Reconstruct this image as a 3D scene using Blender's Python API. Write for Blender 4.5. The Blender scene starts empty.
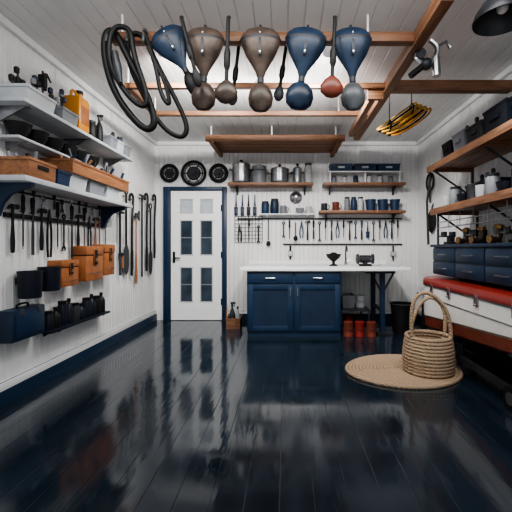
import bpy, bmesh, math, random
from mathutils import Matrix, Vector
random.seed(7)
YB=5.8; XL=-2.11; XR=2.13; H=2.87; YF=-0.6
V=Vector
# ------------------------------------------------------------ materials
def new_mat(name):
    m=bpy.data.materials.new(name); m.use_nodes=True
    nt=m.node_tree; return m,nt,nt.nodes['Principled BSDF']
def mat(name,col,rough=.5,metal=0,var=.12,scale=9,bump=0.0,spec=None):
    m,nt,p=new_mat(name)
    n=nt.nodes.new('ShaderNodeTexNoise'); n.inputs['Scale'].default_value=scale; n.inputs['Detail'].default_value=4
    tc=nt.nodes.new('ShaderNodeTexCoord'); nt.links.new(tc.outputs['Object'],n.inputs['Vector'])
    r=nt.nodes.new('ShaderNodeValToRGB')
    r.color_ramp.elements[0].position=.3; r.color_ramp.elements[1].position=.7
    r.color_ramp.elements[0].color=[c*(1-var) for c in col]+[1]
    r.color_ramp.elements[1].color=[min(1,c*(1+var)) for c in col]+[1]
    nt.links.new(n.outputs['Fac'],r.inputs['Fac']); nt.links.new(r.outputs['Color'],p.inputs['Base Color'])
    p.inputs['Roughness'].default_value=rough; p.inputs['Metallic'].default_value=metal
    if spec is not None: p.inputs['Specular IOR Level'].default_value=spec
    if bump:
        b=nt.nodes.new('ShaderNodeBump'); b.inputs['Strength'].default_value=bump; b.inputs['Distance'].default_value=.01
        nt.links.new(n.outputs['Fac'],b.inputs['Height']); nt.links.new(b.outputs['Normal'],p.inputs['Normal'])
    return m
def wood(name,c1,c2,axis='X',rough=.5):
    m,nt,p=new_mat(name)
    tc=nt.nodes.new('ShaderNodeTexCoord'); mp=nt.nodes.new('ShaderNodeMapping')
    s=[14,14,14]; s['XYZ'.index(axis)]=1.2
    mp.inputs['Scale'].default_value=s
    n=nt.nodes.new('ShaderNodeTexNoise'); n.inputs['Scale'].default_value=3; n.inputs['Detail'].default_value=6; n.inputs['Distortion'].default_value=.6
    r=nt.nodes.new('ShaderNodeValToRGB'); r.color_ramp.elements[0].position=.32; r.color_ramp.elements[1].position=.68
    r.color_ramp.elements[0].color=list(c1)+[1]; r.color_ramp.elements[1].color=list(c2)+[1]
    nt.links.new(tc.outputs['Object'],mp.inputs['Vector']); nt.links.new(mp.outputs['Vector'],n.inputs['Vector'])
    nt.links.new(n.outputs['Fac'],r.inputs['Fac']); nt.links.new(r.outputs['Color'],p.inputs['Base Color'])
    b=nt.nodes.new('ShaderNodeBump'); b.inputs['Strength'].default_value=.15; b.inputs['Distance'].default_value=.01
    nt.links.new(n.outputs['Fac'],b.inputs['Height']); nt.links.new(b.outputs['Normal'],p.inputs['Normal'])
    p.inputs['Roughness'].default_value=rough
    return m
WALL=mat('painted_beadboard',(.70,.70,.70),.5,var=.05,scale=2)
CEIL=mat('painted_ceiling_boards',(.74,.73,.72),.5,var=.05,scale=2)
WHITE=mat('white_paint',(.78,.785,.79),.4,var=.03)
NAVY=mat('navy_paint',(.008,.020,.046),.45,var=.2,spec=.35)
NAVYT=mat('navy_trim_paint',(.009,.026,.060),.4,var=.1,spec=.35)
BLUE=mat('blue_plastic',(.012,.030,.072),.45,var=.2,spec=.35)
DNAVY=mat('dark_navy_enamel',(.006,.009,.017),.5,var=.2,spec=.3)
BLACK=mat('black_rubber',(.007,.007,.008),.5,var=.3,spec=.25)
DARK=mat('dark_steel',(.035,.037,.042),.45,metal=.3,var=.3,spec=.3)
STEEL=mat('brushed_steel',(.34,.35,.37),.28,metal=.95,var=.2,scale=20)
GREY=mat('grey_plastic',(.17,.18,.20),.5,var=.2)
LGREY=mat('light_grey_plastic',(.42,.44,.46),.5,var=.1)
ORANGE=mat('tan_leather',(.27,.095,.030),.5,var=.3,bump=.2)
YEL=mat('yellow_plastic',(.50,.20,.015),.4,var=.12)
YELR=mat('yellow_rope',(.58,.32,.05),.6,var=.25,scale=60)
RED=mat('red_enamel',(.19,.018,.013),.3,var=.15)
RUST=mat('red_brown_enamel',(.15,.034,.020),.4,var=.3,spec=.35)
BRONZE=mat('bronze_enamel',(.060,.042,.033),.38,metal=.15,var=.6,scale=11,spec=.35)
SCOOPN=mat('navy_hammered_enamel',(.010,.022,.046),.38,var=.45,scale=11,spec=.35)
SCOOPG=mat('grey_enamel',(.085,.092,.10),.4,metal=.2,var=.4,spec=.35)
BRASS=mat('brass',(.30,.17,.065),.35,metal=.9,var=.3)
CREAM=mat('cream_enamel',(.78,.77,.74),.25,var=.04)
GLASSD=mat('dark_window_glass',(.035,.05,.07),.12,var=.45,scale=3)
GLASSL=mat('frosted_glass',(.42,.46,.50),.2,var=.1)
CW1=(.11,.046,.022); CW2=(.25,.12,.062)
WX=wood('timber_along_x',CW1,CW2,'X')
WY=wood('timber_along_y',CW1,CW2,'Y')
WZ=wood('timber_along_z',CW1,CW2,'Z')
WO=wood('orange_timber',(.17,.065,.026),(.32,.14,.06),'Y')
def rope_mat():
    m,nt,p=new_mat('jute_rope')
    tc=nt.nodes.new('ShaderNodeTexCoord')
    n=nt.nodes.new('ShaderNodeTexNoise'); n.inputs['Scale'].default_value=55; n.inputs['Detail'].default_value=3
    w=nt.nodes.new('ShaderNodeTexWave'); w.wave_type='BANDS'; w.bands_direction='DIAGONAL'; w.inputs['Scale'].default_value=22; w.inputs['Distortion'].default_value=2
    r=nt.nodes.new('ShaderNodeValToRGB'); r.color_ramp.elements[0].color=(.09,.056,.034,1); r.color_ramp.elements[1].color=(.40,.285,.19,1)
    mx=nt.nodes.new('ShaderNodeMath'); mx.operation='MULTIPLY_ADD'; mx.inputs[1].default_value=.5
    nt.links.new(tc.outputs['Object'],n.inputs['Vector']); nt.links.new(tc.outputs['Object'],w.inputs['Vector'])
    nt.links.new(w.outputs['Fac'],mx.inputs[0]); nt.links.new(n.outputs['Fac'],mx.inputs[2])
    nt.links.new(mx.outputs[0],r.inputs['Fac']); nt.links.new(r.outputs['Color'],p.inputs['Base Color'])
    b=nt.nodes.new('ShaderNodeBump'); b.inputs['Strength'].default_value=.6; b.inputs['Distance'].default_value=.01
    nt.links.new(mx.outputs[0],b.inputs['Height']); nt.links.new(b.outputs['Normal'],p.inputs['Normal'])
    p.inputs['Roughness'].default_value=.85
    return m
ROPE=rope_mat()
def floor_mat():
    m,nt,p=new_mat('glossy_navy_floor_paint')
    tc=nt.nodes.new('ShaderNodeTexCoord'); mp=nt.nodes.new('ShaderNodeMapping'); mp.inputs['Scale'].default_value=(3.0,.8,1)
    n=nt.nodes.new('ShaderNodeTexNoise'); n.inputs['Scale'].default_value=2.4; n.inputs['Detail'].default_value=3
    n2=nt.nodes.new('ShaderNodeTexNoise'); n2.inputs['Scale'].default_value=1.1; n2.inputs['Detail'].default_value=3
    nt.links.new(tc.outputs['Object'],mp.inputs['Vector']); nt.links.new(mp.outputs['Vector'],n.inputs['Vector']); nt.links.new(mp.outputs['Vector'],n2.inputs['Vector'])
    r=nt.nodes.new('ShaderNodeMapRange'); r.inputs['From Min'].default_value=.3; r.inputs['From Max'].default_value=.75
    r.inputs['To Min'].default_value=.05; r.inputs['To Max'].default_value=.17
    nt.links.new(n2.outputs['Fac'],r.inputs['Value']); nt.links.new(r.outputs['Result'],p.inputs['Roughness'])
    b=nt.nodes.new('ShaderNodeBump'); b.inputs['Strength'].default_value=.11; b.inputs['Distance'].default_value=.02
    nt.links.new(n.outputs['Fac'],b.inputs['Height']); nt.links.new(b.outputs['Normal'],p.inputs['Normal'])
    cr=nt.nodes.new('ShaderNodeValToRGB'); cr.color_ramp.elements[0].position=.3; cr.color_ramp.elements[1].position=.75
    cr.color_ramp.elements[0].color=(.006,.011,.018,1); cr.color_ramp.elements[1].color=(.013,.023,.035,1)
    nt.links.new(n.outputs['Fac'],cr.inputs['Fac']); nt.links.new(cr.outputs['Color'],p.inputs['Base Color'])
    p.inputs['IOR'].default_value=1.72
    return m
FLOOR=floor_mat()
# ------------------------------------------------------------ builder
def frame(o,ex,ey,ez):
    M=Matrix.Identity(4)
    for i,c in enumerate((ex,ey,ez)):
        for j in range(3): M[j][i]=c[j]
    for j in range(3): M[j][3]=o[j]
    return M
def BACK(u,z,out=0): return frame((u,YB-out,z),(1,0,0),(0,0,1),(0,-1,0))
def LEFT(y,z,out=0): return frame((XL+out,y,z),(0,1,0),(0,0,1),(1,0,0))
def RIGHT(y,z,out=0): return frame((XR-out,y,z),(0,-1,0),(0,0,1),(-1,0,0))
def UP(x,y,z,rot=0): return Matrix.Translation((x,y,z))@Matrix.Rotation(rot,4,'Z')
def RZ(a): return Matrix.Rotation(a,4,'Z')
def align(p0,p1):
    d=(V(p1)-V(p0)); q=V((0,0,1)).rotation_difference(d.normalized())
    return Matrix.Translation(p0)@q.to_matrix().to_4x4(), d.length
class B:
    def __init__(s,name,M=None):
        s.name=name; s.bm=bmesh.new(); s.mats=[]; s.M=M or Matrix.Identity(4)
    def mi(s,m):
        if m not in s.mats: s.mats.append(m)
        return s.mats.index(m)
    def face(s,vs,i):
        try: f=s.bm.faces.new(vs); f.material_index=i; return f
        except ValueError: return None
    def box(s,c,size,m,rot=None,bev=0.0):
        T=s.M@Matrix.Translation(c)@(rot or Matrix.Identity(4))@Matrix.Diagonal((size[0],size[1],size[2],1))
        r=bmesh.ops.create_cube(s.bm,size=1,matrix=T); i=s.mi(m)
        fs=set(f for v in r['verts'] for f in v.link_faces)
        for f in fs: f.material_index=i
        if bev:
            es=list(set(e for v in r['verts'] for e in v.link_edges))
            bmesh.ops.bevel(s.bm,geom=es,offset=bev,segments=2,affect='EDGES',profile=.5)
        return s
    def bb(s,lo,hi,m,bev=0.0):
        return s.box([(a+b)/2 for a,b in zip(lo,hi)],[abs(b-a) for a,b in zip(lo,hi)],m,bev=bev)
    def lathe(s,prof,m,M=None,seg=20,fx=1,fy=1):
        T=s.M@(M or Matrix.Identity(4)); i=s.mi(m); rings=[]
        for r,z in prof:
            if r<1e-5: rings.append([s.bm.verts.new(T@V((0,0,z)))])
            else: rings.append([s.bm.verts.new(T@V((r*fx*math.cos(2*math.pi*k/seg),r*fy*math.sin(2*math.pi*k/seg),z))) for k in range(seg)])
        for a,b in zip(rings,rings[1:]):
            for k in range(seg):
                k2=(k+1)%seg
                if len(a)==1 and len(b)==1: break
                if len(a)==1: s.face([a[0],b[k2],b[k]],i)
                elif len(b)==1: s.face([a[k],a[k2],b[0]],i)
                else: s.face([a[k],a[k2],b[k2],b[k]],i)
        return s
    def rod(s,p0,p1,prof,m,seg=12,fx=1,fy=1):
        A,L=align(p0,p1)
        return s.lathe([(r,t*L) for r,t in prof],m,A,seg,fx,fy)
    def cyl(s,p0,p1,r0,m,r1=None,seg=12):
        r1=r0 if r1 is None else r1
        return s.rod(p0,p1,[(0,0),(r0,0),(r1,1),(0,1)],m,seg)
    def sph(s,c,r,m,sc=(1,1,1),seg=16):
        n=8; prof=[(r*math.sin(math.pi*k/n),-r*math.cos(math.pi*k/n)) for k in range(n+1)]
        prof[0]=(0,-r); prof[-1]=(0,r)
        return s.lathe(prof,m,Matrix.Translation(c)@Matrix.Diagonal((sc[0],sc[1],sc[2],1)),seg)
    def tube(s,pts,r,m,closed=False,seg=8,smooth=0):
        pts=[V(p) for p in pts]
        for _ in range(smooth):
            q=[]; n=len(pts)
            for k in range(n if closed else n-1):
                a,b=pts[k],pts[(k+1)%n]; q+= [a*.75+b*.25,a*.25+b*.75]
            if not closed: q=[pts[0]]+q+[pts[-1]]
            pts=q
        n=len(pts); i=s.mi(m); rings=[]; N=None
        for k in range(n):
            if closed: t=pts[(k+1)%n]-pts[k-1]
            else: t=pts[min(k+1,n-1)]-pts[max(k-1,0)]
            t.normalize()
            if N is None: N=t.orthogonal().normalized()
            else:
                N=N-t*N.dot(t)
                N=N.normalized() if N.length>1e-6 else t.orthogonal().normalized()
            Bn=t.cross(N)
            rings.append([s.bm.verts.new(s.M@(pts[k]+(N*math.cos(2*math.pi*j/seg)+Bn*math.sin(2*math.pi*j/seg))*r)) for j in range(seg)])
        for k in range(n if closed else n-1):
            a,b=rings[k],rings[(k+1)%n]
            off=0
            if closed and k==n-1:
                off=min(range(seg),key=lambda o:(a[0].co-b[o].co).length)
            for j in range(seg): s.face([a[j],a[(j+1)%seg],b[(j+1+off)%seg],b[(j+off)%seg]],i)
        if not closed:
            s.face(rings[0][::-1],i); s.face(rings[-1],i)
        return s
    def ring(s,c,R,r,m,M=None,seg=24,sy=1,ts=8):
        T=(M or Matrix.Identity(4))
        return s.tube([V(c)+T.to_3x3()@V((R*math.cos(2*math.pi*k/seg),R*sy*math.sin(2*math.pi*k/seg),0)) for k in range(seg)],r,m,closed=True,seg=ts)
    def prism(s,poly,th,m,M=None,z0=0):
        T=s.M@(M or Matrix.Identity(4)); i=s.mi(m)
        a=[s.bm.verts.new(T@V((x,y,z0))) for x,y in poly]; b=[s.bm.verts.new(T@V((x,y,z0+th))) for x,y in poly]
        s.face(a[::-1],i); s.face(b,i); n=len(poly)
        for k in range(n): s.face([a[k],a[(k+1)%n],b[(k+1)%n],b[k]],i)
        return s
    def openbox(s,c,w,d,h,m,t=.006,taper=.9,M=None):
        T=s.M@Matrix.Translation(c)@(M or Matrix.Identity(4)); i=s.mi(m)
        def rg(w,d,z): return [s.bm.verts.new(T@V((x*w/2,y*d/2,z))) for x,y in ((-1,-1),(1,-1),(1,1),(-1,1))]
        R=[rg(w*taper,d*taper,0),rg(w,d,h-.02),rg(w+.012,d+.012,h-.02),rg(w+.012,d+.012,h),rg(w-2*t,d-2*t,h),rg(w*taper-2*t,d*taper-2*t,t)]
        for a,b in zip(R,R[1:]):
            for k in range(4): s.face([a[k],a[(k+1)%4],b[(k+1)%4],b[k]],i)
        s.face(R[0][::-1],i); s.face(R[-1],i)
        return s
    def done(s,smooth=True,ang=38):
        bm=s.bm; bmesh.ops.recalc_face_normals(bm,faces=bm.faces)
        if smooth:
            for f in bm.faces: f.smooth=True
            for e in bm.edges:
                if len(e.link_faces)==2:
                    if e.calc_face_angle(0)>math.radians(ang): e.smooth=False
        me=bpy.data.meshes.new(s.name); bm.to_mesh(me); bm.free()
        for m in s.mats: me.materials.append(m)
        vs=[v.co for v in me.vertices]
        c=V([(min(v[k] for v in vs)+max(v[k] for v in vs))/2 for k in range(3)]); c[2]=min(v[2] for v in vs)
        me.transform(Matrix.Translation(-c))
        o=bpy.data.objects.new(s.name,me); o.location=c
        bpy.context.scene.collection.objects.link(o); return o
# ------------------------------------------------------------ room shell
def grooved(name,M,W,Hh,sp,gw,gd,m,th=.08):
    """board wall: local x across boards, y along boards, z towards the room"""
    b=B(name,M); i=b.mi(m); xs=[]; x=0
    while x<W-1e-4:
        xe=min(x+sp,W)
        xs+=[(x+gw/2 if x>0 else x,0)]
        if xe<W: xs+=[(xe-gw/2,0),(xe,-gd)]
        else: xs+=[(xe,0)]
        x=xe
    lo=[b.bm.verts.new(M@V((x,0,z))) for x,z in xs]; hi=[b.bm.verts.new(M@V((x,Hh,z))) for x,z in xs]
    for k in range(len(xs)-1): b.face([lo[k],lo[k+1],hi[k+1],hi[k]],i)
    b.bb((0,0,-th),(W,Hh,-gd-.002),m)
    return b.done(smooth=False)
grooved('wall_left',LEFT(YF,0),YB-YF,H,.075,.013,.010,WALL)
grooved('wall_back',BACK(XL,0),XR-XL,H,.075,.013,.010,WALL)
grooved('wall_right',RIGHT(YB,0),YB-YF,H,.075,.013,.010,WALL)
grooved('ceiling',frame((XL,YB,H),(1,0,0),(0,-1,0),(0,0,-1)),XR-XL,YB-YF,.125,.014,.008,CEIL)
grooved('floor',frame((XL,YF,0),(1,0,0),(0,1,0),(0,0,1)),XR-XL,YB-YF,.16,.004,.0014,FLOOR)
b=B('baseboard_left'); b.bb((XL,YF,0),(XL+.03,YB,.10),NAVYT); b.bb((XL,YF,.10),(XL+.022,YB,.17),WHITE,bev=.004); b.done()
b=B('baseboard_back'); b.bb((-.93,YB-.03,0),(XR-.03,YB,.10),NAVYT); b.bb((-.93,YB-.022,.10),(XR-.03,YB,.15),WHITE,bev=.004); b.done()
b=B('baseboard_right'); b.bb((XR-.03,YF,0),(XR,YB,.10),NAVYT); b.bb((XR-.022,YF,.10),(XR,YB,.17),WHITE,bev=.004); b.done()
b=B('trim_1'); b.bb((XL,YF,H-.06),(XL+.04,YB,H),WHITE,bev=.01); b.done()
b=B('trim_2'); b.bb((XL+.04,YB-.04,H-.06),(XR-.04,YB,H),WHITE,bev=.01); b.done()
b=B('trim_3'); b.bb((XR-.04,YF,H-.06),(XR,YB,H),WHITE,bev=.01); b.done()
# door
b=B('door_1')
f=YB-.06
dx0,dx1,dh=-1.84,-1.03,2.07
b.bb((dx0-.12,f,0),(dx0-.012,YB,dh+.07),NAVYT,bev=.004); b.bb((dx1+.012,f,0),(dx1+.08,YB,dh+.07),NAVYT,bev=.004)
b.bb((dx0-.012,f,dh+.012),(dx1+.012,YB,dh+.07),NAVYT,bev=.004)
y0=YB-.045; y1=YB-.008
cols=[(dx0+.155,dx0+.345),(dx1-.335,dx1-.145)]
xs=[dx0,cols[0][0],cols[0][1],cols[1][0],cols[1][1],dx1]
for a,c in ((0,1),(2,3),(4,5)): b.bb((xs[a],y0,.01),(xs[c],y1,dh),WHITE)
zs=[.01,.30,.85,1.05,1.60,1.72,1.94,dh]
rows=[(.30,.85),(1.05,1.60),(1.72,1.94)]
for cx in cols:
    for a in (0,2,4,6): b.bb((cx[0],y0,zs[a]),(cx[1],y1,zs[a+1]),WHITE)
    for k,rz in enumerate(rows):
        b.bb((cx[0],YB-.03,rz[0]),(cx[1],YB-.024,rz[1]),GLASSD if k<2 else GLASSL)
        if k<2: b.bb((cx[0],YB-.04,(rz[0]+rz[1])/2-.008),(cx[1],YB-.022,(rz[0]+rz[1])/2+.008),GREY)
        for zz in rz: b.bb((cx[0]-.012,y0-.006,zz-.008),(cx[1]+.012,y0,zz+.008),LGREY)
        for xx in cx: b.bb((xx-.008,y0-.006,rz[0]),(xx+.008,y0,rz[1]),LGREY)
b.bb((dx0+.03,y0-.008,.92),(dx0+.07,y0,1.10),BLACK,bev=.003)
b.cyl((dx0+.05,y0-.008,1.0),(dx0+.05,y0-.05,1.0),.01,BLACK); b.cyl((dx0+.05,y0-.05,1.0),(dx0+.16,y0-.05,1.0),.011,BLACK)
for zz in (.3,1.05,1.8): b.bb((dx1-.01,y0-.01,zz-.05),(dx1+.02,y0,zz+.05),BLACK)
b.done()
# ------------------------------------------------------------ generic objects
def bin_(x,y,z,w,d,h,m,name='storage_bin',rot=0,lid=None,fill=0):
    b=B(name,UP(x,y,z,rot)); b.openbox((0,0,0),w,d,h,m)
    b.bb((-w/2-.012,-d*.18,h*.5),(-w/2,d*.18,h*.65),m)
    if lid: b.box((0,0,h+.01),(w+.03,d+.03,.02),lid,bev=.005)
    for k in range(fill):
        px,py=random.uniform(-w*.25,w*.25),-d*.35+d*.7*k/max(1,fill-1)
        q=V((px+random.uniform(-.04,.04),py+random.uniform(-.04,.04),h+random.uniform(.03,.13)))
        b.cyl((px,py,.01),q,.010,DARK); b.rod(q-V((0,0,.06)),q,[(0,0),(.016,.1),(.02,.8),(.01,1),(0,1)],random.choice((BLACK,DARK,GREY,NAVY)))
    return b.done()
def pot(x,y,z,r,h,m,name='cooking_pot',lid=True,rot=0):
    b=B(name,UP(x,y,z,rot))
    b.lathe([(0,0),(r*.9,0),(r*.98,.015),(r,.04),(r,h),(r*1.04,h+.004),(r*1.04,h+.01),(r*.96,h+.008),(r*.95,.02),(0,.015)],m,seg=28)
    for sgn in (-1,1): b.tube([(sgn*r*.98,-.05,h*.75),(sgn*(r+.045),-.04,h*.78),(sgn*(r+.045),.04,h*.78),(sgn*r*.98,.05,h*.75)],.007,DARK,smooth=1)
    if lid:
        b.lathe([(r*1.03,h+.01),(r*1.0,h+.02),(r*.5,h+.045),(0,h+.05)],m,seg=28)
        b.lathe([(.012,h+.045),(.012,h+.065),(.025,h+.075),(.02,h+.09),(0,h+.092)],BLACK)
    return b.done()
def jar(x,y,z,r,h,m,lid=DARK,name='storage_jar'):
    b=B(name,UP(x,y,z)); b.lathe([(0,0),(r*.92,0),(r,.01),(r,h*.78),(r*.8,h*.88),(r*.8,h*.9)],m,seg=18)
    b.lathe([(r*.86,h*.87),(r*.88,h*.88),(r*.88,h),(0,h)],lid,seg=18); return b.done()
def bottle(x,y,z,r,h,m,cap=DARK,name='spray_bottle',trig=False):
    b=B(name,UP(x,y,z)); b.lathe([(0,0),(r*.9,0),(r,.01),(r,h*.6),(r*.6,h*.74),(r*.32,h*.82),(r*.32,h*.9)],m,seg=16)
    b.lathe([(r*.42,h*.86),(r*.42,h),(0,h)],cap,seg=14)
    if trig:
        b.box((r*.3,0,h*1.03),(r*1.8,.02,h*.08),cap,bev=.004); b.tube([(r*.7,0,h),(r*.9,0,h*.93),(r*.7,0,h*.86)],.005,cap)
    return b.done()
def mug(x,y,z,r,h,m,name='mug',rot=0):
    b=B(name,UP(x,y,z,rot)); b.lathe([(0,0),(r*.85,0),(r*.95,.01),(r,h),(r*.93,h),(r*.88,.012),(0,.01)],m,seg=20)
    b.tube([(r*.95,0,h*.8),(r*1.6,0,h*.78),(r*1.6,0,h*.3),(r*.92,0,h*.22)],.007,m,smooth=2); return b.done()
def bowl(x,y,z,r,h,m,name='bowl'):
    b=B(name,UP(x,y,z)); b.lathe([(0,0),(r*.45,0),(r*.5,.01),(r*.85,h*.5),(r,h),(r*1.04,h),(r*.96,h-.003),(r*.8,h*.52),(r*.45,.02),(0,.016)],m,seg=24); return b.done()
def t_screw(b,ox,L,hm,z=.03):
    b.rod((ox,.13,z),(ox,.0,z),[(0,0),(.012,.02),(.015,.2),(.013,.5),(.016,.8),(.008,1),(0,1)],hm,10)
    b.cyl((ox,.0,z),(ox,-L,z),.006,DARK,seg=8); b.box((ox,-L-.01,z),(.013,.02,.003),STEEL)
def t_chisel(b,ox,L,hm,z=.03):
    b.rod((ox,.12,z),(ox,.0,z),[(0,0),(.013,.0),(.018,.1),(.014,.7),(.012,1),(0,1)],hm,10)
    b.prism([(ox-.006,0),(ox-.015,-L*.4),(ox-.015,-L),(ox+.015,-L),(ox+.015,-L*.4),(ox+.006,0)],.004,DARK,z0=z)
def t_hammer(b,ox,L,hm,z=.03):
    b.rod((ox,.03,z),(ox,-L,z),[(0,0),(.010,0),(.010,.4),(.016,.75),(.014,.97),(0,1)],hm,10)
    b.cyl((ox+.015,.02,z),(ox+.045,.02,z),.016,DARK,r1=.019); b.box((ox,.02,z),(.03,.03,.026),DARK,bev=.004)
    b.tube([(ox-.01,.022,z),(ox-.03,.02,z),(ox-.042,.0,z)],.008,DARK)
def t_wrench(b,ox,L,m,z=.02):
    b.ring((ox,0,z),.019,.007,m,seg=14,ts=6)
    b.box((ox,-L/2,z),(.017,L-.03,.007),m,bev=.002)
    r=.024; cy=-L
    pl=[(ox+r*math.cos(a)*1.0,cy+r*math.sin(a)) for a in [math.radians(d) for d in range(-50,231,28)]]
    pl+= [(ox-.009,cy-.02),(ox-.009,cy-.002),(ox+.009,cy-.002),(ox+.009,cy-.02)]
    b.prism(pl,.007,m,z0=z-.0035)
def t_pliers(b,ox,L,hm,z=.025):
    b.prism([(ox-.012,-.05),(ox-.016,-.02),(ox-.005,.04),(ox-.001,.04),(ox-.001,-.05)],.01,DARK,z0=z-.005)
    b.prism([(ox+.012,-.05),(ox+.016,-.02),(ox+.005,.04),(ox+.001,.04),(ox+.001,-.05)],.01,DARK,z0=z-.005)
    b.cyl((ox,-.03,z-.008),(ox,-.03,z+.009),.012,DARK)
    for sg in (-1,1): b.tube([(ox+sg*.004,-.04,z),(ox+sg*.022,-.09,z),(ox+sg*.026,-L*.7,z),(ox+sg*.016,-L,z)],.009,hm,smooth=1)
def t_brush(b,ox,L,m,z=.03):
    b.rod((ox,.02,z),(ox,-L*.55,z),[(0,0),(.007,.02),(.009,.5),(.015,.9),(.01,1)],m,10)
    b.box((ox,-L*.62,z),(.06,L*.12,.016),DARK,bev=.002); b.box((ox,-L*.83,z),(.056,L*.32,.014),m,bev=.004)
def t_ladle(b,ox,L,m,z=.03):
    b.tube([(ox,.01,z-.02),(ox,.0,z),(ox,-L*.75,z)],.007,m)
    b.sph((ox,-L*.88,z+.012),.040,m,(.9,1.1,.5))
TOOLS={'s':t_screw,'c':t_chisel,'h':t_hammer,'w':t_wrench,'p':t_pliers,'b':t_brush,'l':t_ladle}
NAMES={'s':'screwdriver','c':'chisel','h':'hammer','w':'wrench','p':'pliers','b':'paint_brush','l':'ladle'}
def tool(kind,M,L,m,sc=1.0):
    b=B(NAMES[kind],M@Matrix.Diagonal((sc,sc,1,1))); TOOLS[kind](b,0,L/sc,m)
    b.cyl((0,.012,0),(0,.012,.035),.003,DARK,seg=6)
    return b.done()
# ------------------------------------------------------------ LEFT WALL
def shelf(name,M,L,d,m,th=.028,br=None,brm=STEEL,brh=.14,lip=0):
    b=B(name,M); b.bb((0,-th,0),(L,0,d),m,bev=.003)
    if lip: b.bb((0,0,d-.012),(L,lip,d),m)
    for x in (br or (.12,L-.12)):
        b.bb((x-.015,-th-brh,0),(x+.015,-th,.008),brm); b.bb((x-.015,-th-.01,0),(x+.015,-th,d*.92),brm)
        b.prism([(0,0),(d*.85,0),(0,-brh*.95)],.01,brm,M=Matrix.Translation((x-.005,-th,0))@frame((0,0,0),(0,0,1),(0,1,0),(-1,0,0)))
    return b.done()
ZS1=2.22
shelf('wall_shelf',LEFT(2.52,ZS1),1.8,.28,LGREY,br=(.1,.9,1.65))
xx=XL+.15
bin_(xx,2.72,ZS1,.24,.32,.11,LGREY); bin_(xx,3.08,ZS1,.24,.22,.11,GREY)
b=B('drill_press',UP(xx-.02,2.93,ZS1))
b.box((0,0,.01),(.1,.03,.02),DARK); b.cyl((0,0,.02),(0,0,.38),.008,DARK); b.box((.0,0,.30),(.06,.035,.1),BLACK,bev=.006); b.cyl((.02,0,.3),(.02,0,.22),.012,BLACK); b.tube([(0,.0,.36),(.0,.05,.38),(0,.1,.33)],.007,BLACK); b.done()
for (yy,n) in ((2.72,9),(3.08,6)):
    b=B('assorted_tools_bundle',UP(xx,yy,ZS1+.012))
    for k in range(n):
        px,py=random.uniform(-.06,.06),-.10+.2*k/n
        q=(px+random.uniform(-.04,.05),py+random.uniform(-.04,.04),random.uniform(.19,.32))
        b.cyl((px,py,0),q,.008,DARK); b.rod(V(q)-V((0,0,.05)),q,[(0,0),(.018,.1),(.02,.8),(.01,1),(0,1)],random.choice((BLACK,BLACK,NAVY,GREY)))
    b.done()
b=B('yellow_jerrycan',UP(xx+.03,3.31,ZS1)); b.box((0,0,.16),(.17,.18,.32),YEL,bev=.03)
b.cyl((0,.05,.31),(0,.05,.37),.028,YEL); b.cyl((0,.05,.37),(0,.05,.40),.033,BLACK)
b.tube([(0,.02,.31),(0,-.0,.37),(0,-.07,.37),(0,-.08,.30)],.012,YEL,smooth=1)
b.box((.087,0,.15),(.006,.12,.16),ORANGE,bev=.002); b.done()
bottle(xx,3.47,ZS1,.04,.30,GREY); jar(xx+.03,3.57,ZS1,.045,.20,BLACK); bottle(xx+.05,3.68,ZS1,.035,.28,BLACK,trig=True)
for k,yy in enumerate((3.83,4.0,4.17)):
    bin_(xx+.03,yy,ZS1,.2,.14,.12,(GREY,LGREY,GREY)[k],fill=4)
ZS2=1.98
shelf('narrow_shelf',LEFT(2.60,ZS2),1.20,.18,LGREY,th=.02,brh=.06)
for k in range(6): bowl(XL+.10,2.70+k*.20,ZS2,.088,.11,BLACK,'rubber_bowl')
ZS3=1.67
b=B('bracket_shelf',LEFT(2.50,ZS3)); b.bb((0,-.04,0),(1.75,0,.30),LGREY,bev=.004)
for x in (.10,1.62):
    b.bb((x-.02,-.26,0),(x+.02,-.04,.03),NAVYT); b.bb((x-.02,-.065,0),(x+.02,-.04,.28),NAVYT)
    b.prism([(0,0),(.28,0),(.27,-.03),(.13,-.08),(.07,-.15),(.04,-.24),(0,-.24)],.03,NAVYT,M=Matrix.Translation((x+.015,-.04,0))@frame((0,0,0),(0,0,1),(0,1,0),(-1,0,0)))
b.done()
b=B('wooden_crate',UP(XL+.16,2.70,ZS3)); b.openbox((0,0,0),.26,.30,.14,WO,t=.012,taper=.97)
b.bb((.128,-.06,.07),(.134,.06,.10),BLACK)
for k in range(5): b.cyl((0,-.12+k*.06,.012),(random.uniform(-.05,.05),-.12+k*.06,random.uniform(.17,.23)),.014,random.choice((BLACK,GREY,DARK)))
b.done()
bin_(XL+.17,2.96,ZS3,.24,.17,.12,BLUE,fill=2)
for k in range(3): bin_(XL+.155,3.19+k*.32,ZS3,.24,.27,.13,(LGREY,GREY,LGREY)[k])
b=B('wooden_tool_tray',UP(XL+.16,3.58,ZS3+.158)); b.bb((-.15,-.54,-.028),(.15,.54,-.01),WO)
b.openbox((0,0,-.01),.30,1.08,.10,WO,t=.014,taper=1)
for k in range(14): b.cyl((random.uniform(-.08,.1),-.49+k*.073,.02),(random.uniform(-.06,.12),-.48+k*.073+random.uniform(-.03,.03),random.uniform(.14,.24)),.014,random.choice((BLACK,DARK,WZ,GREY,NAVY)))
b.done()
b=B('magnetic_tool_rail',LEFT(2.68,1.41)); b.bb((0,-.018,0),(1.52,.018,.022),BLACK,bev=.003); b.done()
kk='hschpswchsphws'
for k,t in enumerate(kk):
    tool(t,LEFT(2.74+k*.108,1.455 if t in 'hwpb' else 1.435,.0),random.uniform(.26,.40),random.choice((BLACK,BLACK,DNAVY,BLACK,WZ)),1.12)
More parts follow.
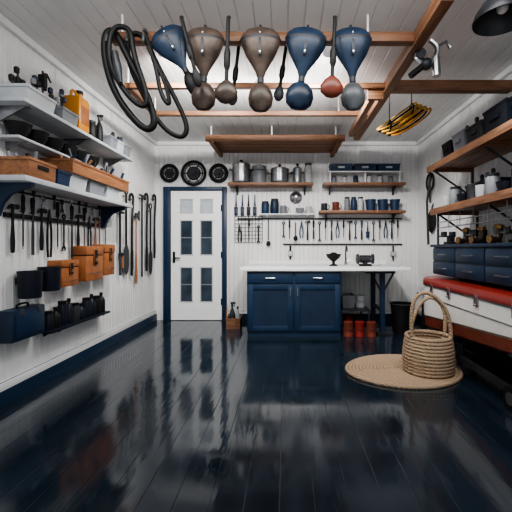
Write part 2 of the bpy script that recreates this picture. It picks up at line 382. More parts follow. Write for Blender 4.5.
b=B('peg_rail',LEFT(2.78,1.60)); b.bb((0,-.008,0),(1.35,.008,.016),DARK); b.done()
for k in range(10):
    tool('ws'[k%2] if k%3 else 'c',LEFT(2.84+k*.13,1.59),random.uniform(.06,.09),(BLACK,DARK,STEEL)[k%3])
def lbox(y,w,z0,z1,d=.15):
    b=B('leather_storage_box',LEFT(y,z0)); h=z1-z0
    b.bb((0,0,0),(w,h*.72,d),ORANGE,bev=.008); b.bb((-.004,h*.74,0),(w+.004,h,d+.006),ORANGE,bev=.01)
    b.bb((w*.4,h*.45,d),(w*.6,h*.9,d+.014),BLACK,bev=.003); b.bb((w*.44,h*.55,d+.014),(w*.56,h*.65,d+.02),BRASS)
    b.bb((.01,h*.2,d),(w-.01,h*.24,d+.004),WZ); b.bb((.005,h*.70,.01),(w-.005,h*.76,d-.004),BLACK); b.done()
lbox(3.53,.33,.83,1.18); lbox(3.90,.22,.86,1.20); lbox(3.18,.26,.81,1.05,.13)
for y,z,h in ((2.82,.77,.21),(3.05,.80,.20)):
    b=B('wall_mounted_canister',UP(XL+.105,y,z)); r=.085
    b.lathe([(0,0),(r*.88,0),(r*.92,.01),(r,h),(r*1.03,h),(r*1.03,h-.012),(r*.92,h),(r*.86,.015),(0,.015)],DNAVY,seg=24)
    b.bb((-.105,-.02,h*.5),(-.08,.02,h*.75),DARK); b.done()
b=B('hard_shell_case',LEFT(2.62,.46)); b.bb((0,0,0),(.36,.24,.12),NAVY,bev=.015); b.bb((.03,.03,.12),(.33,.21,.128),NAVYT,bev=.003)
b.tube([(.12,.24,.06),(.12,.27,.06),(.24,.27,.06),(.24,.24,.06)],.008,BLACK,smooth=1); b.bb((.07,.19,.12),(.10,.24,.135),STEEL); b.bb((.26,.19,.12),(.29,.24,.135),STEEL); b.done()
shelf('bottle_shelf',LEFT(3.02,.46),1.0,.15,DNAVY,th=.02,brh=.05,brm=DNAVY)
for k in range(10):
    y=3.07+k*.098
    (bottle if k%2 else jar)(XL+.08,y,.46,.04,random.uniform(.15,.24),random.choice((DNAVY,BLACK,DARK,BLACK)),BLACK)
def longtool(name,y,ztop,L,kind,M=None):
    b=B(name,M or LEFT(y,ztop)); hm={'axe':WO}.get(kind,WZ)
    z=.05
    b.cyl((0,-.03,0),(0,-.03,.06),.006,DARK,seg=6)
    if kind=='shovel':
        b.rod((0,0,z),(0,-L*.65,z),[(0,0),(.014,.01),(.014,1)],BLACK,10)
        b.ring((0,.04,z),.045,.01,BLACK,seg=14)
        b.prism([(-.02,-L*.62),(-.07,-L*.7),(-.075,-L*.88),(-.05,-L*.96),(0,-L),(.05,-L*.96),(.075,-L*.88),(.07,-L*.7),(.02,-L*.62)],.006,DARK,z0=z)
    elif kind=='rake':
        b.rod((0,0,z),(0,-L,z),[(0,0),(.012,.01),(.012,1)],BLACK,10); b.bb((-.09,.0,z-.01),(.09,.02,z+.01),DARK)
        for k in range(8): b.cyl((-.085+k*.024,0,z),(-.085+k*.024,-.03,z+.05),.004,DARK,seg=6)
    elif kind=='axe':
        b.rod((0,0,z),(0,-L,z),[(0,0),(.013,.01),(.013,.5),(.02,.75),(.028,.93),(.02,1),(0,1)],hm,10,fx=1,fy=.7)
        b.prism([(-.03,.02),(-.03,-.05),(.05,-.04),(.10,-.08),(.10,.06),(.05,.02)],.02,DARK,z0=z-.01)
    elif kind=='hook':
        b.tube([(-.07,-.06,z),(-.065,.02,z),(0,.05,z),(.05,.0,z),(.04,-.1,z),(.0,-.3,z),(0,-L,z)],.016,BLACK,smooth=2)
        b.tube([(0,-L*.6,z),(.03,-L*.7,z),(.03,-L*.9,z),(0,-L,z)],.010,DARK)
    elif kind=='clamp':
        b.bb((-.012,-L,z-.01),(.012,0,z+.01),DARK); b.bb((-.012,-.03,z-.015),(.09,.0,z+.015),BLACK,bev=.004); b.bb((-.015,-L*.7,z-.015),(.09,-L*.7+.04,z+.015),BLACK,bev=.004)
        b.cyl((.07,-L*.7,z),(.07,-L*.7-.15,z),.016,WO)
    b.done()
longtool('bar_clamp',4.47,1.62,.8,'clamp'); longtool('shovel',4.64,1.86,1.05,'shovel'); longtool('long_pry_bar',4.81,1.84,1.05,'hook')
longtool('axe',4.95,1.62,.95,'axe'); longtool('garden_rake',5.15,1.90,1.15,'rake'); longtool('long_pry_bar',5.32,1.92,1.1,'hook'); longtool('shovel',5.47,1.75,1.0,'shovel')
longtool('long_pry_bar',5.64,1.95,.95,'hook')
# ------------------------------------------------------------ BACK WALL
for u,r in ((-1.87,.13),(-1.48,.185),(-1.08,.135)):
    b=B('wall_pulley_wheel',BACK(u,2.36)); b.ring((0,0,.03),r,.022,BLACK,seg=28); b.lathe([(0,0),(r*.55,0),(r*.6,.02),(r*.5,.035),(0,.03)],DARK)
    b.ring((0,0,.03),r*.78,.008,DARK,seg=24)
    for k in range(6):
        a=k*math.pi/3; b.box((r*.75*math.cos(a),r*.75*math.sin(a),.025),(r*.45,.014,.01),BLACK,rot=RZ(a))
    b.cyl((0,0,.02),(0,0,.06),.025,DARK); b.done()
def wshelf(u0,u1,z,d=.28,m=WX): return shelf('wooden_wall_shelf',BACK(u0,z),u1-u0,d,m,th=.04,brm=DARK,brh=.12)
wshelf(-.90,.42,2.17)
py=YB-.15
pot(-.70,py,2.17,.14,.28,STEEL,'stock_pot')
b=B('lidded_canister',UP(-.42,py,2.17)); b.lathe([(0,0),(.11,0),(.11,.22),(.115,.22),(.115,.27),(0,.275)],GREY,seg=24); b.ring((0,0,.2),.112,.005,DARK); b.lathe([(.02,.27),(.02,.30),(0,.30)],BLACK); b.done()
pot(-.10,py,2.17,.14,.21,STEEL,'saute_pot'); pot(.18,py,2.17,.065,.22,STEEL,'stock_pot'); jar(.35,py,2.17,.06,.32,LGREY,name='metal_canister')
for k in range(4):
    tool('b',BACK(-.80+k*.10,2.0),.32,(NAVY,BLUE,BLACK,NAVY)[k])
shelf('wire_utensil_shelf',BACK(-.42,1.70),.88,.16,WHITE,th=.015,brh=.05,brm=WHITE)
jar(-.33,YB-.08,1.70,.06,.20,BLUE); jar(-.18,YB-.08,1.70,.065,.24,NAVY); mug(-.04,YB-.08,1.70,.05,.13,GREY)
b=B('metal_funnel',BACK(.16,1.97)); b.lathe([(0,.0),(.095,.0),(.10,.01),(.09,.02),(.02,.10),(.014,.15),(0,.15)],STEEL); b.done()
bowl(.22,YB-.1,1.70,.07,.09,GREY); mug(.36,YB-.1,1.70,.045,.12,LGREY)
wshelf(.58,1.84,2.17); wshelf(.52,1.84,1.74)
b=B('display_ledge',BACK(.66,2.34)); b.bb((0,0,0),(1.15,.02,.2),WHITE)
for x in (.02,.57,1.11): b.bb((x,-.17,0),(x+.02,0,.18),WHITE)
b.done()
for k in range(3): 
    b=B('blue_tray_box',UP(.86+k*.37,YB-.12,2.36)); b.openbox((0,0,0),.34,.18,.11,BLUE,taper=.97); b.bb((-.05,-.1,.04),(.05,-.09,.07),LGREY); b.done()
for k in range(6):
    jar(.755+k*.17+.0+(.04 if k>2 else 0),YB-.13,2.17,.04,random.uniform(.1,.14),random.choice((STEEL,LGREY,NAVY,GREY)))
mug(.60,YB-.14,1.74,.05,.12,DARK); mug(.78,YB-.14,1.74,.055,.14,RUST)
for k in range(3): jar(.96+k*.105,YB-.14,1.74,.045,.22,(GREY,BLUE,LGREY)[k])
for u,r in ((1.33,.082),(1.52,.082),(1.71,.08)):
    b=B('blue_bucket',UP(u,YB-.14,1.74)); b.lathe([(0,0),(r*.8,0),(r,.18),(r*1.06,.18),(r*1.06,.165),(r*.97,.18),(r*.78,.01),(0,.01)],BLUE,seg=22)
    b.done()
for (u0,u1,z) in ((-.78,1.86,1.63),(-.05,1.86,1.22),):
    b=B('tool_hanging_rail',BACK(u0,z)); b.cyl((0,0,.03),(u1-u0,0,.03),.011,BLACK)
    n=5
    for k in range(n): x=.02+(u1-u0-.04)*k/(n-1); b.cyl((x,0,0),(x,0,.03),.006,BLACK); 
    b.done()
row=[('w',.22),('s',.22),('l',.28),('p',.24),('h',.28),('c',.24),('w',.28),('s',.24),('c',.26),('p',.24),('s',.2),('h',.28),('w',.24),('c',.25),('b',.24),('w',.28),('s',.24),('p',.24),('h',.26),('s',.2)]
for k,(t,L) in enumerate(row):
    tool(t,BACK(-.04+k*.096,1.56 if t not in 'sc' else 1.48,.02),L if t not in 'sc' else L-.06,random.choice((BLACK,DARK,NAVY,BLACK,BLACK,BLUE)))
tool('l',BACK(-.28,1.60,.02),.42,BLACK)
b=B('wire_grid_panel',BACK(-.82,1.25))
for k in range(9): b.cyl((k*.055,0,.02),(k*.055,.42,.02),.004,DARK,seg=6)
for k in range(8): b.cyl((0,k*.06,.02),(.44,k*.06,.02),.004,DARK,seg=6)
for x in (0,.44): b.cyl((x,.42,0),(x,.42,.02),.004,DARK,seg=6)
b.done()
for k in range(3): tool('psw'[k],BACK(-.74+k*.15,1.50,.03),.24,BLACK)
b=B('wall_conduit',BACK(.07,.98)); b.cyl((0,0,.02),(0,.22,.02),.016,BLACK); b.bb((-.04,.05,0),(.04,.13,.04),LGREY,bev=.004)
b.tube([(1.65,-.02,.02),(1.65,.22,.02)],.012,BLACK); b.bb((1.61,.05,0),(1.69,.12,.04),LGREY,bev=.004); b.done()
# ------------------------------------------------------------ COUNTER & CABINET
b=B('kitchen_base_cabinet')
x0,x1,yf=-.51,.72,4.69
b.bb((x0,yf+.02,.06),(x1,5.72,.86),NAVYT,bev=.003); b.bb((x0+.01,yf+.03,0),(x1-.01,5.70,.06),NAVYT)
w=(x1-x0)/2
for k in range(2):
    a=x0+k*w+.012; c=x0+(k+1)*w-.012
    b.bb((a,yf,.70),(c,yf+.02,.845),NAVYT,bev=.004)
    for (p,q,r_,s_) in ((a,a+.07,.075,.685),(c-.07,c,.075,.685)): b.bb((p,yf,r_),(q,yf+.02,s_),NAVYT,bev=.003)
    for (r_,s_) in ((.075,.145),(.615,.685)): b.bb((a+.068,yf,r_),(c-.068,yf+.02,s_),NAVYT,bev=.003)
    b.bb((a+.07,yf+.012,.145),(c-.07,yf+.02,.615),NAVY)
    m_=(a+c)/2
    b.tube([(m_-.06,yf,.77),(m_-.06,yf-.025,.77),(m_+.06,yf-.025,.77),(m_+.06,yf,.77)],.007,STEEL)
    kx=c-.035 if k==0 else a+.035
    b.tube([(kx,yf,.54),(kx,yf-.025,.54),(kx,yf-.025,.64),(kx,yf,.64)],.007,STEEL)
b.done()
b=B('white_countertop'); b.bb((-.60,4.65,.86),(1.62,YB-.03,.905),WHITE,bev=.006); b.bb((-.60,YB-.03,.905),(1.62,YB-.008,.96),WHITE); b.done()
b=B('workbench_steel_leg')
lx=1.30
b.bb((lx-.22,4.80,.82),(lx+.16,5.45,.86),DARK); b.bb((lx-.03,4.83,.02),(lx+.03,4.89,.82),NAVY); b.bb((lx-.03,5.35,.02),(lx+.03,5.41,.82),NAVY)
b.bb((lx-.08,4.82,0),(lx+.14,4.90,.03),DARK); b.bb((lx-.08,5.34,0),(lx+.14,5.42,.03),DARK); b.bb((lx-.02,4.89,.3),(lx+.02,5.35,.34),DARK)
for s_ in (-1,1): b.tube([(lx+s_*.15,4.86,.82),(lx+s_*.03,4.86,.60)],.014,DARK)
b.done()
b=B('under_bench_shelf'); b.bb((.76,5.0,.28),(1.18,5.6,.30),DARK)
for x in (.77,1.15):
    for y in (5.02,5.56): b.bb((x,y,0),(x+.02,y+.02,.28),DARK)
b.done()
def can(x,y,z,r,h,m,name='paint_can'):
    b=B(name,UP(x,y,z)); b.lathe([(0,0),(r,0),(r*1.03,.006),(r,.012),(r,h-.012),(r*1.03,h-.006),(r*1.0,h),(r*.85,h-.004),(0,h-.004)],m,seg=22)
    b.tube([(r,0,h*.8),(r*.7,-r*.9,h*.55),(0,-r*1.15,h*.45),(-r*.7,-r*.9,h*.55),(-r,0,h*.8)],.003,DARK,smooth=1); b.done()
for k,(x,y) in enumerate(((.82,4.75),(.97,4.74),(1.12,4.73),(.90,5.2),(1.05,5.22))): can(x,y,0,.064,.19,(RUST,RED,RUST,RED,DARK)[k])
bin_(.90,5.3,.30,.18,.3,.18,GREY); can(1.08,5.25,.30,.065,.17,LGREY)
b=B('waste_bin',UP(1.60,4.98,0)); b.lathe([(0,0),(.12,0),(.15,.40),(.158,.40),(.158,.385),(.145,.40),(.115,.02),(0,.02)],BLACK,seg=24); b.ring((0,0,.39),.155,.008,DARK); b.done()
b=B('bicycle_pump',UP(1.76,4.62,0)); b.bb((-.08,-.03,0),(.08,.03,.015),DARK); b.cyl((0,0,.015),(0,0,.45),.02,BLACK); b.cyl((0,0,.45),(0,0,.58),.006,STEEL); b.cyl((-.08,0,.58),(.08,0,.58),.013,BLACK); b.tube([(.02,0,.05),(.07,.02,.2),(.06,.02,.45),(.03,0,.3)],.007,BLACK,smooth=2); b.done()
b=B('wooden_caddy',UP(-.76,5.3,0)); b.openbox((0,0,0),.2,.28,.15,WX,t=.012,taper=1); b.bb((-.1,-.14,.15),(-.085,-.12,.32),WX); b.done()
bottle(-.78,5.22,.012,.04,.34,DARK,trig=True); bottle(-.72,5.35,.012,.035,.28,LGREY)
ct=.905
b=B('black_cast_bowl_stand',UP(.68,5.15,ct)); b.lathe([(0,0),(.06,0),(.06,.015),(.02,.03),(.02,.06),(.09,.12),(.11,.17),(.1,.17),(.07,.12),(0,.09)],BLACK,seg=24); b.sph((.0,0,.16),.06,BLACK,(1,1,.6)); b.done()
b=B('bench_grinder',UP(1.12,5.1,ct)); b.bb((-.08,-.07,0),(.08,.07,.03),BLACK,bev=.004); b.cyl((-.07,0,.10),(.07,0,.10),.055,DARK,seg=20)
for s_ in (-1,1):
    b.cyl((s_*.09,0,.10),(s_*.12,0,.10),.07,DARK,seg=24); b.cyl((s_*.07,0,.10),(s_*.09,0,.10),.015,STEEL)
b.bb((-.03,-.03,.03),(.03,.03,.06),DARK); b.done()
b=B('cutting_board',UP(1.42,5.0,ct)); b.bb((-.13,-.12,0),(.13,.12,.02),LGREY,bev=.005); b.done()
b=B('gooseneck_tap',UP(.92,5.55,ct)); b.cyl((0,0,0),(0,0,.04),.025,STEEL); b.tube([(0,0,.03),(0,0,.22),(0,-.03,.28),(0,-.12,.28),(0,-.14,.2)],.011,DARK,smooth=2); b.tube([(.02,0,.05),(.08,0,.08)],.007,STEEL); b.done()
# ------------------------------------------------------------ RIGHT SIDE
b=B('landing_net_hoop',RIGHT(5.25,2.12)); b.ring((0,0,.03),.13,.012,BLACK,seg=24); b.ring((0,0,.03),.10,.005,DARK,seg=24); b.tube([(0,-.12,.03),(0,-.3,.03)],.012,BLACK); b.cyl((0,.13,0),(0,.13,.04),.005,DARK)
for k in range(5): b.cyl((-.08+k*.04,-.09,.02),(-.08+k*.04,.09,.02),.002,DARK,seg=5)
b.done()
b=B('oval_griddle_pan',RIGHT(5.2,1.55)); b.lathe([(0,0),(.13,0),(.16,.03),(.155,.03),(.125,.008),(0,.008)],BLACK,M=Matrix.Diagonal((.8,1.1,1,1)),seg=28); b.tube([(0,.16,.02),(0,.2,.02),(0,.25,.0)],.01,BLACK); b.done()
XF=1.66
def plank_shelf(z,y0,y1):
    b=B('timber_plank_shelf'); n=3; w=(XR-XF)/n
    for k in range(n): b.bb((XF+k*w+.004,y0,z-.035),(XF+(k+1)*w-.004,y1,z),WY,bev=.004)
    for y in (y0+.1,(y0+y1)/2,y1-.1): b.bb((XF+.02,y-.02,z-.075),(XR,y+.02,z-.035),WX)
    b.bb((XF-.02,y0,z-.07),(XF,y1,z),WY,bev=.003)
    for y in (y0+.1,(y0+y1)/2,y1-.1):
        b.tube([(XF+.04,y,z-.07),(XR-.01,y,z-.36)],.011,DARK); b.bb((XR-.014,y-.015,z-.4),(XR,y+.015,z-.07),DARK)
    return b.done()
ZA=2.10; ZB=1.60
plank_shelf(ZA,1.95,4.20); plank_shelf(ZB,1.95,4.10)
b=B('shelf_support_frame')
b.cyl((XF+.03,4.0,1.20),(XF+.03,4.0,1.525),.012,DARK)
b.tube([(XF-.03,4.12,1.20),(XF-.0,4.24,1.7),(XF+.05,4.24,2.03)],.014,BLACK)
b.cyl((XF+.03,2.0,1.44),(XF+.03,4.0,1.44),.006,STEEL); b.cyl((XF+.03,2.0,1.38),(XF+.03,4.0,1.38),.006,STEEL)
for k in range(9): b.cyl((XF+.03,2.0+k*.25,1.38),(XF+.03,2.0+k*.25,1.53),.004,STEEL,seg=6)
b.done()
jar(XF+.14,4.03,ZA,.06,.2,GREY); jar(XF+.30,4.0,ZA,.05,.15,DARK)
for y,w,h,m in ((3.82,.2,.18,BLACK),(3.56,.24,.20,GREY),(3.27,.26,.18,DARK),(2.94,.32,.22,DNAVY),(2.56,.32,.2,BLACK),(2.2,.3,.22,DNAVY)):
    bin_(XF+.2,y,ZA,.32,w,h,m,fill=4)
for k in range(11):
    y=3.95-k*.17; t=k%4
    if t==0: mug(XF+.12,y,ZB,.055,.13,LGREY,rot=1.57)
    elif t==1: jar(XF+.12,y,ZB,.06,.2,GREY)
    elif t==2: bowl(XF+.13,y,ZB,.075,.1,DNAVY)
    else: can(XF+.14,y,ZB,.062,.17,DARK)
bin_(XF+.35,3.6,ZB,.18,.5,.22,DNAVY,fill=5); bin_(XF+.35,2.7,ZB,.18,.6,.2,GREY,fill=5)
b=B('navy_drawer_bench'); zb,zt=.865,1.20
b.bb((XF+.03,1.95,zb),(XR,4.12,zt-.03),NAVY,bev=.004); b.bb((XF,1.92,zt-.03),(XR,4.15,zt),NAVY,bev=.004)
ys=[1.97,2.5,3.03,3.56,4.10]
for a,c in zip(ys,ys[1:]):
    for z0,z1 in ((zb+.01,zb+.145),(zb+.16,zt-.045)):
        b.bb((XF+.008,a+.012,z0),(XF+.03,c-.012,z1),NAVY,bev=.004)
        m_=(a+c)/2; b.tube([(XF+.01,m_-.07,(z0+z1)/2),(XF-.02,m_-.07,(z0+z1)/2),(XF-.02,m_+.07,(z0+z1)/2),(XF+.01,m_+.07,(z0+z1)/2)],.006,STEEL)
b.done()
seq='abcacbcabcbac'
for k,nm in enumerate(seq):
    y=4.00-k*.145
    b=B({'a':'bench_vise','b':'brass_gauge','c':'pipe_fitting'}[nm],UP(XF+.17+.10*(k%2),y,zt,random.uniform(-.3,.3)))
    if nm=='a':
        b.bb((-.06,-.05,0),(.06,.05,.03),DARK,bev=.004); b.bb((-.03,-.04,.03),(.03,.04,.10),DARK,bev=.006); b.bb((-.09,-.05,.08),(-.06,.05,.14),DARK,bev=.004); b.bb((.0,-.05,.08),(.035,.05,.14),DARK,bev=.004); b.cyl((-.13,0,.09),(0,0,.09),.01,STEEL); b.cyl((-.12,-.05,.09),(-.12,.05,.09),.006,STEEL)
    elif nm=='b':
        b.cyl((0,0,0),(0,0,.05),.03,BRASS); b.cyl((0,0,.05),(0,0,.09),.012,BRASS); b.cyl((-.02,0,.13),(.02,0,.13),.05,BRASS,seg=22); b.cyl((-.024,0,.13),(-.02,0,.13),.042,GREY,seg=22)
    else:
        b.tube([(-.06,0,.03),(0,0,.03),(.03,0,.06),(.03,0,.14)],.028,BRONZE,smooth=2); b.cyl((.03,0,.13),(.03,0,.16),.038,BRASS); b.cyl((-.07,0,.038),(-.05,0,.038),.036,BRASS)
    b.done()
b=B('red_and_white_cooler_chest')
def chest():
    secs=[]; Y0,Y1=2.0,4.30
    N=28; xc=1.832
    for k in range(N+1):
        t=k/N; y=Y0+(Y1-Y0)*t
        e=max(0,(t-.86)/.14)
        wv=.268*(math.sqrt(max(0,1-(e*.95)**2.6)))
        z0=.24+.20*(1-t); zr=.37+.19*(1-t)
        prof=[(0,z0),(wv*.80,z0+.005),(wv*.95,z0+.03),(wv*.985,zr),(wv*.995,zr+.018),(wv*1.0,.64),(wv*1.0,.738),(wv*1.035,.742),(wv*1.035,.756),(wv*1.035,.80),(wv*.97,.825),(0,.84)]
        ring=[(xc-a,y,z) for a,z in prof]+[(xc+a,y,z) for a,z in prof[-2:0:-1]]
        secs.append([b.bm.verts.new(V(p)) for p in ring])
    n=len(secs[0]); ir,iw,ist,iu=b.mi(RED),b.mi(CREAM),b.mi(STEEL),b.mi(RUST)
    for a,c in zip(secs,secs[1:]):
        for j in range(n):
            jj=j if j<11 else 21-j
            i=iu if jj<=2 else (iw if jj<=5 else (ist if jj<=7 else ir))
            if jj==3: i=ist
            b.face([a[j],a[(j+1)%n],c[(j+1)%n],c[j]],i)
    b.face(secs[0][::-1],iw); b.face(secs[-1],iw)
chest()
for y,zt2 in ((2.35,.42),(3.4,.33),(3.95,.29)):
    b.bb((1.62,y-.02,.05),(1.66,y+.02,zt2-.02),DARK); b.bb((2.04,y-.02,.05),(2.08,y+.02,zt2-.02),DARK); b.bb((1.62,y-.02,zt2-.06),(2.08,y+.02,zt2),DARK)
b.bb((1.62,2.1,.10),(1.66,4.0,.15),DARK); b.bb((2.04,2.1,.10),(2.08,4.0,.15),DARK)
for y in (2.55,3.75):
    b.cyl((1.62,y,.09),(1.585,y,.09),.09,BLACK,seg=24); b.cyl((1.585,y,.09),(1.58,y,.09),.045,STEEL); b.cyl((1.64,y,.10),(1.61,y,.10),.012,STEEL)
for y in (2.45,2.95,3.45,3.85):
    b.bb((1.549,y-.03,.68),(1.568,y+.03,.78),STEEL,bev=.004); b.tube([(1.552,y-.02,.70),(1.535,y,.69),(1.552,y+.02,.70)],.006,STEEL)
b.tube([(1.562,2.0,.62),(1.562,3.95,.62)],.006,STEEL)
b.done()
b=B('coiled_rope_mat',UP(1.10,3.40,0))
for k in range(16):
    R=.03+k*.033
    b.tube([(R*math.cos(a)*(.96+.05*math.sin(a*2+1)),R*.84*math.sin(a),.012) for a in [2*math.pi*j/40 for j in range(40)]],.0185,ROPE,closed=True,seg=6)
b.done(ang=80)
b=B('rope_basket',UP(1.31,3.32,.03))
n=11
for k in range(n):
    t=k/(n-1); R=.206-.016*t+.012*math.sin(t*math.pi)
    b.ring((random.uniform(-.002,.002),0,.018+k*.030),R,.019,ROPE,seg=36,ts=8)
for k in range(6): b.ring((0,0,.012),.02+k*.034,.018,ROPE,seg=28,ts=6)
zt_=.018+10*.030
for (p0,p1,tip,hh) in ((V((-.165,-.08,zt_-.05)),V((.16,-.10,zt_-.05)),(-.06,-.03),.49),(V((-.085,.155,zt_-.05)),V((.175,.06,zt_-.05)),(.05,.02),.41)):
    mid_=(p0+p1)/2
    pts=[p0,p0+V((-.02,0,.12)),p0.lerp(mid_,.2)+V((tip[0]*.8,tip[1]*.5,hh*.82)),mid_+V((tip[0],tip[1],hh)),p1.lerp(mid_,.1)+V((tip[0]*.5,tip[1]*.5,hh*.70)),p1+V((.01,0,.12)),p1]
    b.tube(pts,.018,ROPE,smooth=3,seg=8)
    for p in (p0,p1): b.sph(p,.03,ROPE)
b.done(ang=80)
# ------------------------------------------------------------ CEILING RACK
ZR=2.69
b=B('ceiling_timber_rack')
def beam(lo,hi,m): b.bb(lo,hi,m,bev=.004)
beam((-1.27,2.60,ZR-.035),(.93,2.67,ZR+.035),WX)
beam((-1.50,3.38,ZR-.025),(.93,3.43,ZR+.025),WX)
beam((-1.52,4.08,ZR-.025),(.93,4.13,ZR+.025),WX)
beam((-1.52,3.38,ZR-.025),(-1.46,4.13,ZR+.025),WY)
beam((.93,2.15,ZR-.05),(1.01,4.95,ZR+.05),WY)
beam((.80,3.48,ZR-.11),(.86,4.6,ZR-.05),WY)
beam((.78,3.43,ZR-.11),(.93,3.48,ZR+.03),WX)
beam((1.01,3.38,ZR-.05),(XR,3.46,ZR+.05),WX)
for x,y in ((-1.2,2.64),(.6,2.64),(-1.49,3.4),(-1.49,4.1),(.6,4.1),(.97,3.8),(.97,4.9)):
    b.cyl((x,y,ZR+.02),(x,y,H),.008,WHITE)
b.done()
b=B('hanging_timber_shelf'); sx0,sx1=-1.10,.80
for k in range(4): b.bb((sx0,5.02+k*.17,2.66),(sx1,5.18+k*.17,2.69),WX,bev=.003)
b.bb((sx0-.02,4.99,2.64),(sx1+.02,5.02,2.73),WX,bev=.004)
for x in (sx0+.05,sx1-.10): b.bb((x,5.0,2.60),(x+.05,5.72,2.66),WY)
for x in (sx0+.05,sx1-.10,-.2):
    for y in (5.06,5.6): b.cyl((x,y,2.69),(x,y,H),.010,WHITE)
b.done()
b=B('folded_tripod',UP(-.15,5.3,2.69)); 
for k in range(3): b.cyl((-.4,-.04+k*.035,.015),(.4,-.04+k*.03,.02+k*.006),.014,BLACK)
b.box((.42,0,.035),(.08,.08,.05),BLACK,bev=.006); b.done()
zbar=ZR-.0
def scoop(x,y,m1,m2,tilt=0,s=1.0,bulb=1.0,twist=.0,w=1.0):
    M=Matrix.Translation((x,y,zbar))@Matrix.Rotation(tilt,4,'Y')@RZ(twist)
    b=B('hanging_metal_scoop',M)
    pr=[(0,.022),(.06,.018),(.105,.0),(.134,-.03),(.14,-.06),(.130,-.105),(.105,-.165),(.068,-.225),(.036,-.28),(.018,-.335)]
    b.lathe([(r*s*w,z*s) for r,z in pr],m1,seg=26,fy=.5)
    b.lathe([(.142*s*w,-.055*s),(.144*s*w,-.06*s),(.141*s*w,-.069*s)],DARK,seg=26,fy=.5)
    b.lathe([(r*s,z*s) for r,z in ((.017,-.32),(.024,-.325),(.024,-.36),(.017,-.365))],DARK)
    pb=[(.017,-.355),(.05*bulb,-.375),(.078*bulb,-.415),(.088*bulb,-.46),(.078*bulb,-.515),(.045*bulb,-.55),(0,-.56)]
    b.lathe([(r*s,z*s) for r,z in pb],m2,seg=26,fy=.6)
    b.box((0,-.064*s,-.11*s),(.02*s,.008,.16*s),DARK,bev=.002)
    for zz in (-.04,-.17): b.cyl((0,-.058*s,zz*s),(0,-.07*s,zz*s),.006,STEEL,seg=8)
    b.tube([(0,0,.01),(0,0,.045),(0,.03,.055)],.008,DARK)
    b.done()
scoop(-.86,2.55,SCOOPN,BLACK,tilt=-.50,s=.92,bulb=.7)
scoop(-.575,2.55,BRONZE,BRONZE,tilt=.02)
scoop(-.18,2.55,BRONZE,BRONZE,tilt=.0,s=1.02)
scoop(.15,2.55,SCOOPN,SCOOPN,tilt=.12,bulb=1.15,w=1.05)
scoop(.46,2.55,SCOOPN,SCOOPG,tilt=-.03,w=1.02)
def ladle_hang(x,y,L,m1,m2,tilt=0,w=1):
    b=B('hanging_ladle',Matrix.Translation((x,y,zbar))@Matrix.Rotation(tilt,4,'Y'))
    b.tube([(0,.03,.045),(0,0,.03),(0,0,-L*.4),(0,0,-L*.72)],.013,m1); b.rod((0,0,-L*.3),(0,0,-L*.6),[(.011,0),(.022,.3),(.022,.8),(.011,1)],BLACK)
    b.lathe([(.011,-L*.7),(.05*w,-L*.76),(.078*w,-L*.84),(.075*w,-L*.92),(.04*w,-L*.98),(0,-L)],m2,fy=.5,seg=24); b.done()
ladle_hang(-.39,2.43,.56,BLACK,BRONZE,tilt=.03); ladle_hang(.33,2.43,.52,BLACK,RUST,tilt=.05); ladle_hang(-.36,2.74,.45,BLACK,DARK,tilt=.12,w=.5)
ladle_hang(-.70,2.43,.46,BLACK,BLACK,tilt=-.25,w=.4); ladle_hang(-.0,2.74,.42,BLACK,DARK,tilt=.15,w=.5)
g=lambda u,v,dy=0:(( u-286)*.00715,2.54+dy,1.16+(248-v)*.00715)
b=B('coiled_black_hose')
b.tube([g(108,34),g(106,58),g(116,94),g(136,122),g(150,133),g(158,124),g(148,94),g(130,60),g(118,34)],.024,BLACK,closed=True,smooth=3,seg=10)
b.tube([g(128,32,.05),g(126,60,.05),g(144,98,.05),g(162,128,.05),g(182,139,.05),g(188,126,.05),g(174,96,.05),g(156,62,.05),g(142,32,.05)],.017,BLACK,closed=True,smooth=3,seg=10)
b.tube([g(116,34,-.05),g(114,70,-.05),g(133,102,-.05),g(150,114,-.05),g(152,98,-.05),g(138,60,-.05),g(136,34,-.05)],.018,BLACK,closed=True,smooth=3,seg=10)
b.tube([g(146,34,.0),g(158,70,.0),g(162,96,.0),g(172,110,.0),g(168,86,0),g(150,50,0)],.015,BLACK,smooth=3)
for u in (110,130,146): b.tube([g(u,46,-.02),g(u,33,-.0),g(u,30,.03),g(u,31,.06)],.011,STEEL,smooth=1)
b.rod(g(122,60,-.08),g(128,90,-.08),[(0,0),(.02,0),(.028,.5),(.014,1),(0,1)],DARK)
b.done()
b=B('chrome_hanging_tap')
hx,hy=1.04,2.72
b.tube([(.97,hy,ZR-.04),(hx-.02,hy,2.66),(hx-.06,hy,2.60),(hx,hy,2.54),(hx+.09,hy,2.58),(hx+.11,hy,2.68),(hx+.05,hy,2.73)],.019,STEEL,smooth=2)
b.cyl((hx+.10,hy,2.46),(hx+.09,hy,2.60),.03,STEEL); b.sph((hx+.02,hy,2.55),.045,DARK); b.cyl((hx-.1,hy,2.46),(hx,hy,2.54),.024,BLACK); b.tube([(hx+.1,hy,2.68),(hx+.17,hy,2.72),(hx+.2,hy,2.67)],.013,STEEL)
b.cyl((hx-.03,hy-.03,2.62),(hx-.03,hy+.03,2.62),.04,DARK)
b.done()
b=B('yellow_rope_bundle')
yy=3.9
for k in range(7):
    o=k*.026-.03; dz=-k*.010; dy=(k%2)*.03
    b.tube([(.99+o,yy+dy,2.43+dz),(1.10+o,yy-.03+dy,2.45+dz),(1.30+o,yy+dy,2.57+dz),(1.44+o,yy+.02+dy,2.69+dz),(1.45+o,yy+dy,2.75+dz),(1.32+o,yy-.02+dy,2.66+dz),(1.10+o,yy+dy,2.50+dz)],.010,(YELR,BLACK,YELR,YEL,YELR,BLACK,YEL)[k],closed=True,smooth=2)
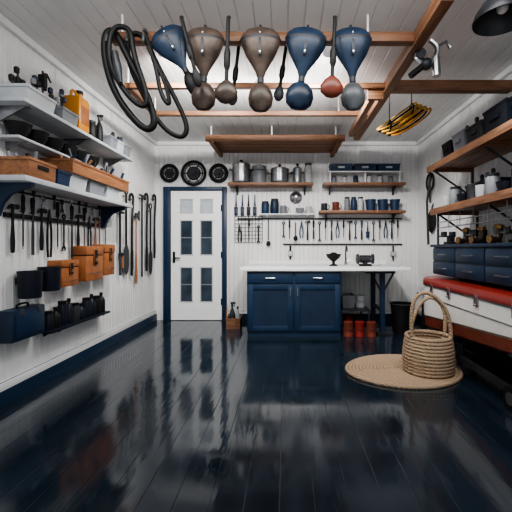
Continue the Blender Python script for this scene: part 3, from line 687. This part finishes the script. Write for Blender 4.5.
for (x,z) in ((1.36,2.66),(1.12,2.48)): b.ring((x,yy,z),.06,.008,BLACK,M=Matrix.Rotation(1.57,4,'Y'),seg=14)
b.tube([(1.36,yy,2.68),(1.36,yy,H)],.006,DARK); b.tube([(1.12,yy,2.5),(1.12,yy,H)],.006,DARK)
b.done()
lx_,ly_=1.37,2.28
b=B('dome_pendant_lamp',UP(lx_,ly_,2.60)); b.lathe([(.17,0),(.172,.01),(.16,.05),(.12,.11),(.06,.15),(.03,.17),(.03,.2),(0,.2),(0,.19),(.025,.16),(.055,.14),(.11,.10),(.15,.045),(.164,.0)],DARK,seg=32)
b.cyl((0,0,.2),(0,0,H-2.60),.008,BLACK); b.sph((0,0,.08),.035,CREAM); b.done()
# ------------------------------------------------------------ lights
def area(name,loc,rot,sx,sy,e,col=(1,1,1)):
    l=bpy.data.lights.new(name,'AREA'); l.shape='RECTANGLE'; l.size=sx; l.size_y=sy; l.energy=e; l.color=col
    o=bpy.data.objects.new(name,l); o.location=loc; o.rotation_euler=rot; bpy.context.scene.collection.objects.link(o); return o
area('added_overhead_fill',(-.1,1.9,2.84),(math.radians(15),0,0),2.6,.5,60,(1,.985,.96))  # added fill light above the frame, no panel fixture here
def bulb(name,p,d,e,ang,r=.04):
    l=bpy.data.lights.new(name,'SPOT'); l.energy=e; l.spot_size=math.radians(ang); l.spot_blend=1; l.shadow_soft_size=r; l.color=(1,.975,.94)
    o=bpy.data.objects.new(name,l); o.location=p; o.rotation_euler=d.to_track_quat('-Z','Y').to_euler(); bpy.context.scene.collection.objects.link(o)
def spot(x,y,z,tx,ty,tz,e,ang=140):  # added room light; invented housing hides the source from the camera
    d=(V((tx,ty,tz))-V((x,y,z))).normalized()
    b=B('added_spot_housing'); p=V((x,y,z)); bk=p-d*.09
    b.rod(bk,p+d*.012,[(0,0),(.04,0),(.048,.1),(.048,1),(.044,1),(.042,.25),(0,.2)],WHITE,20)
    b.cyl(bk,(bk.x,bk.y,H),.008,WHITE)
    b.done()
    bulb('added_spot_fill',p+d*.015,d,e,ang)
spot(-1.0,2.95,2.76,-1.2,5.8,1.0,170); spot(.35,2.95,2.76,.3,5.8,1.0,170)
spot(-.3,3.6,2.76,-2.1,4.3,1.0,100); spot(.5,3.6,2.76,2.1,4.4,1.0,75)
bulb('pendant_lamp_bulb',V((lx_,ly_,2.61)),V((.12,.25,-1)).normalized(),90,120,.06)
area('added_ceiling_uplight',(-.3,3.75,2.60),(math.pi,0,0),1.4,.3,14,(1,.985,.96))  # added upward fill to brighten the ceiling, not a rack fixture
w=bpy.data.worlds.new('World'); bpy.context.scene.world=w; w.use_nodes=True
w.node_tree.nodes['Background'].inputs['Color'].default_value=(.90,.95,1,1); w.node_tree.nodes['Background'].inputs['Strength'].default_value=1.1
try: bpy.context.scene.view_settings.look='AgX - Medium High Contrast'
except Exception as e: print(e)
# ------------------------------------------------------------ camera
c=bpy.data.cameras.new('Camera'); c.sensor_width=36; c.lens=360/512*36; c.shift_x=-30/512; c.shift_y=-8/512; c.clip_start=.05
co=bpy.data.objects.new('Camera',c); co.location=(0,0,1.16); co.rotation_euler=(math.pi/2,0,0)
bpy.context.scene.collection.objects.link(co); bpy.context.scene.camera=co
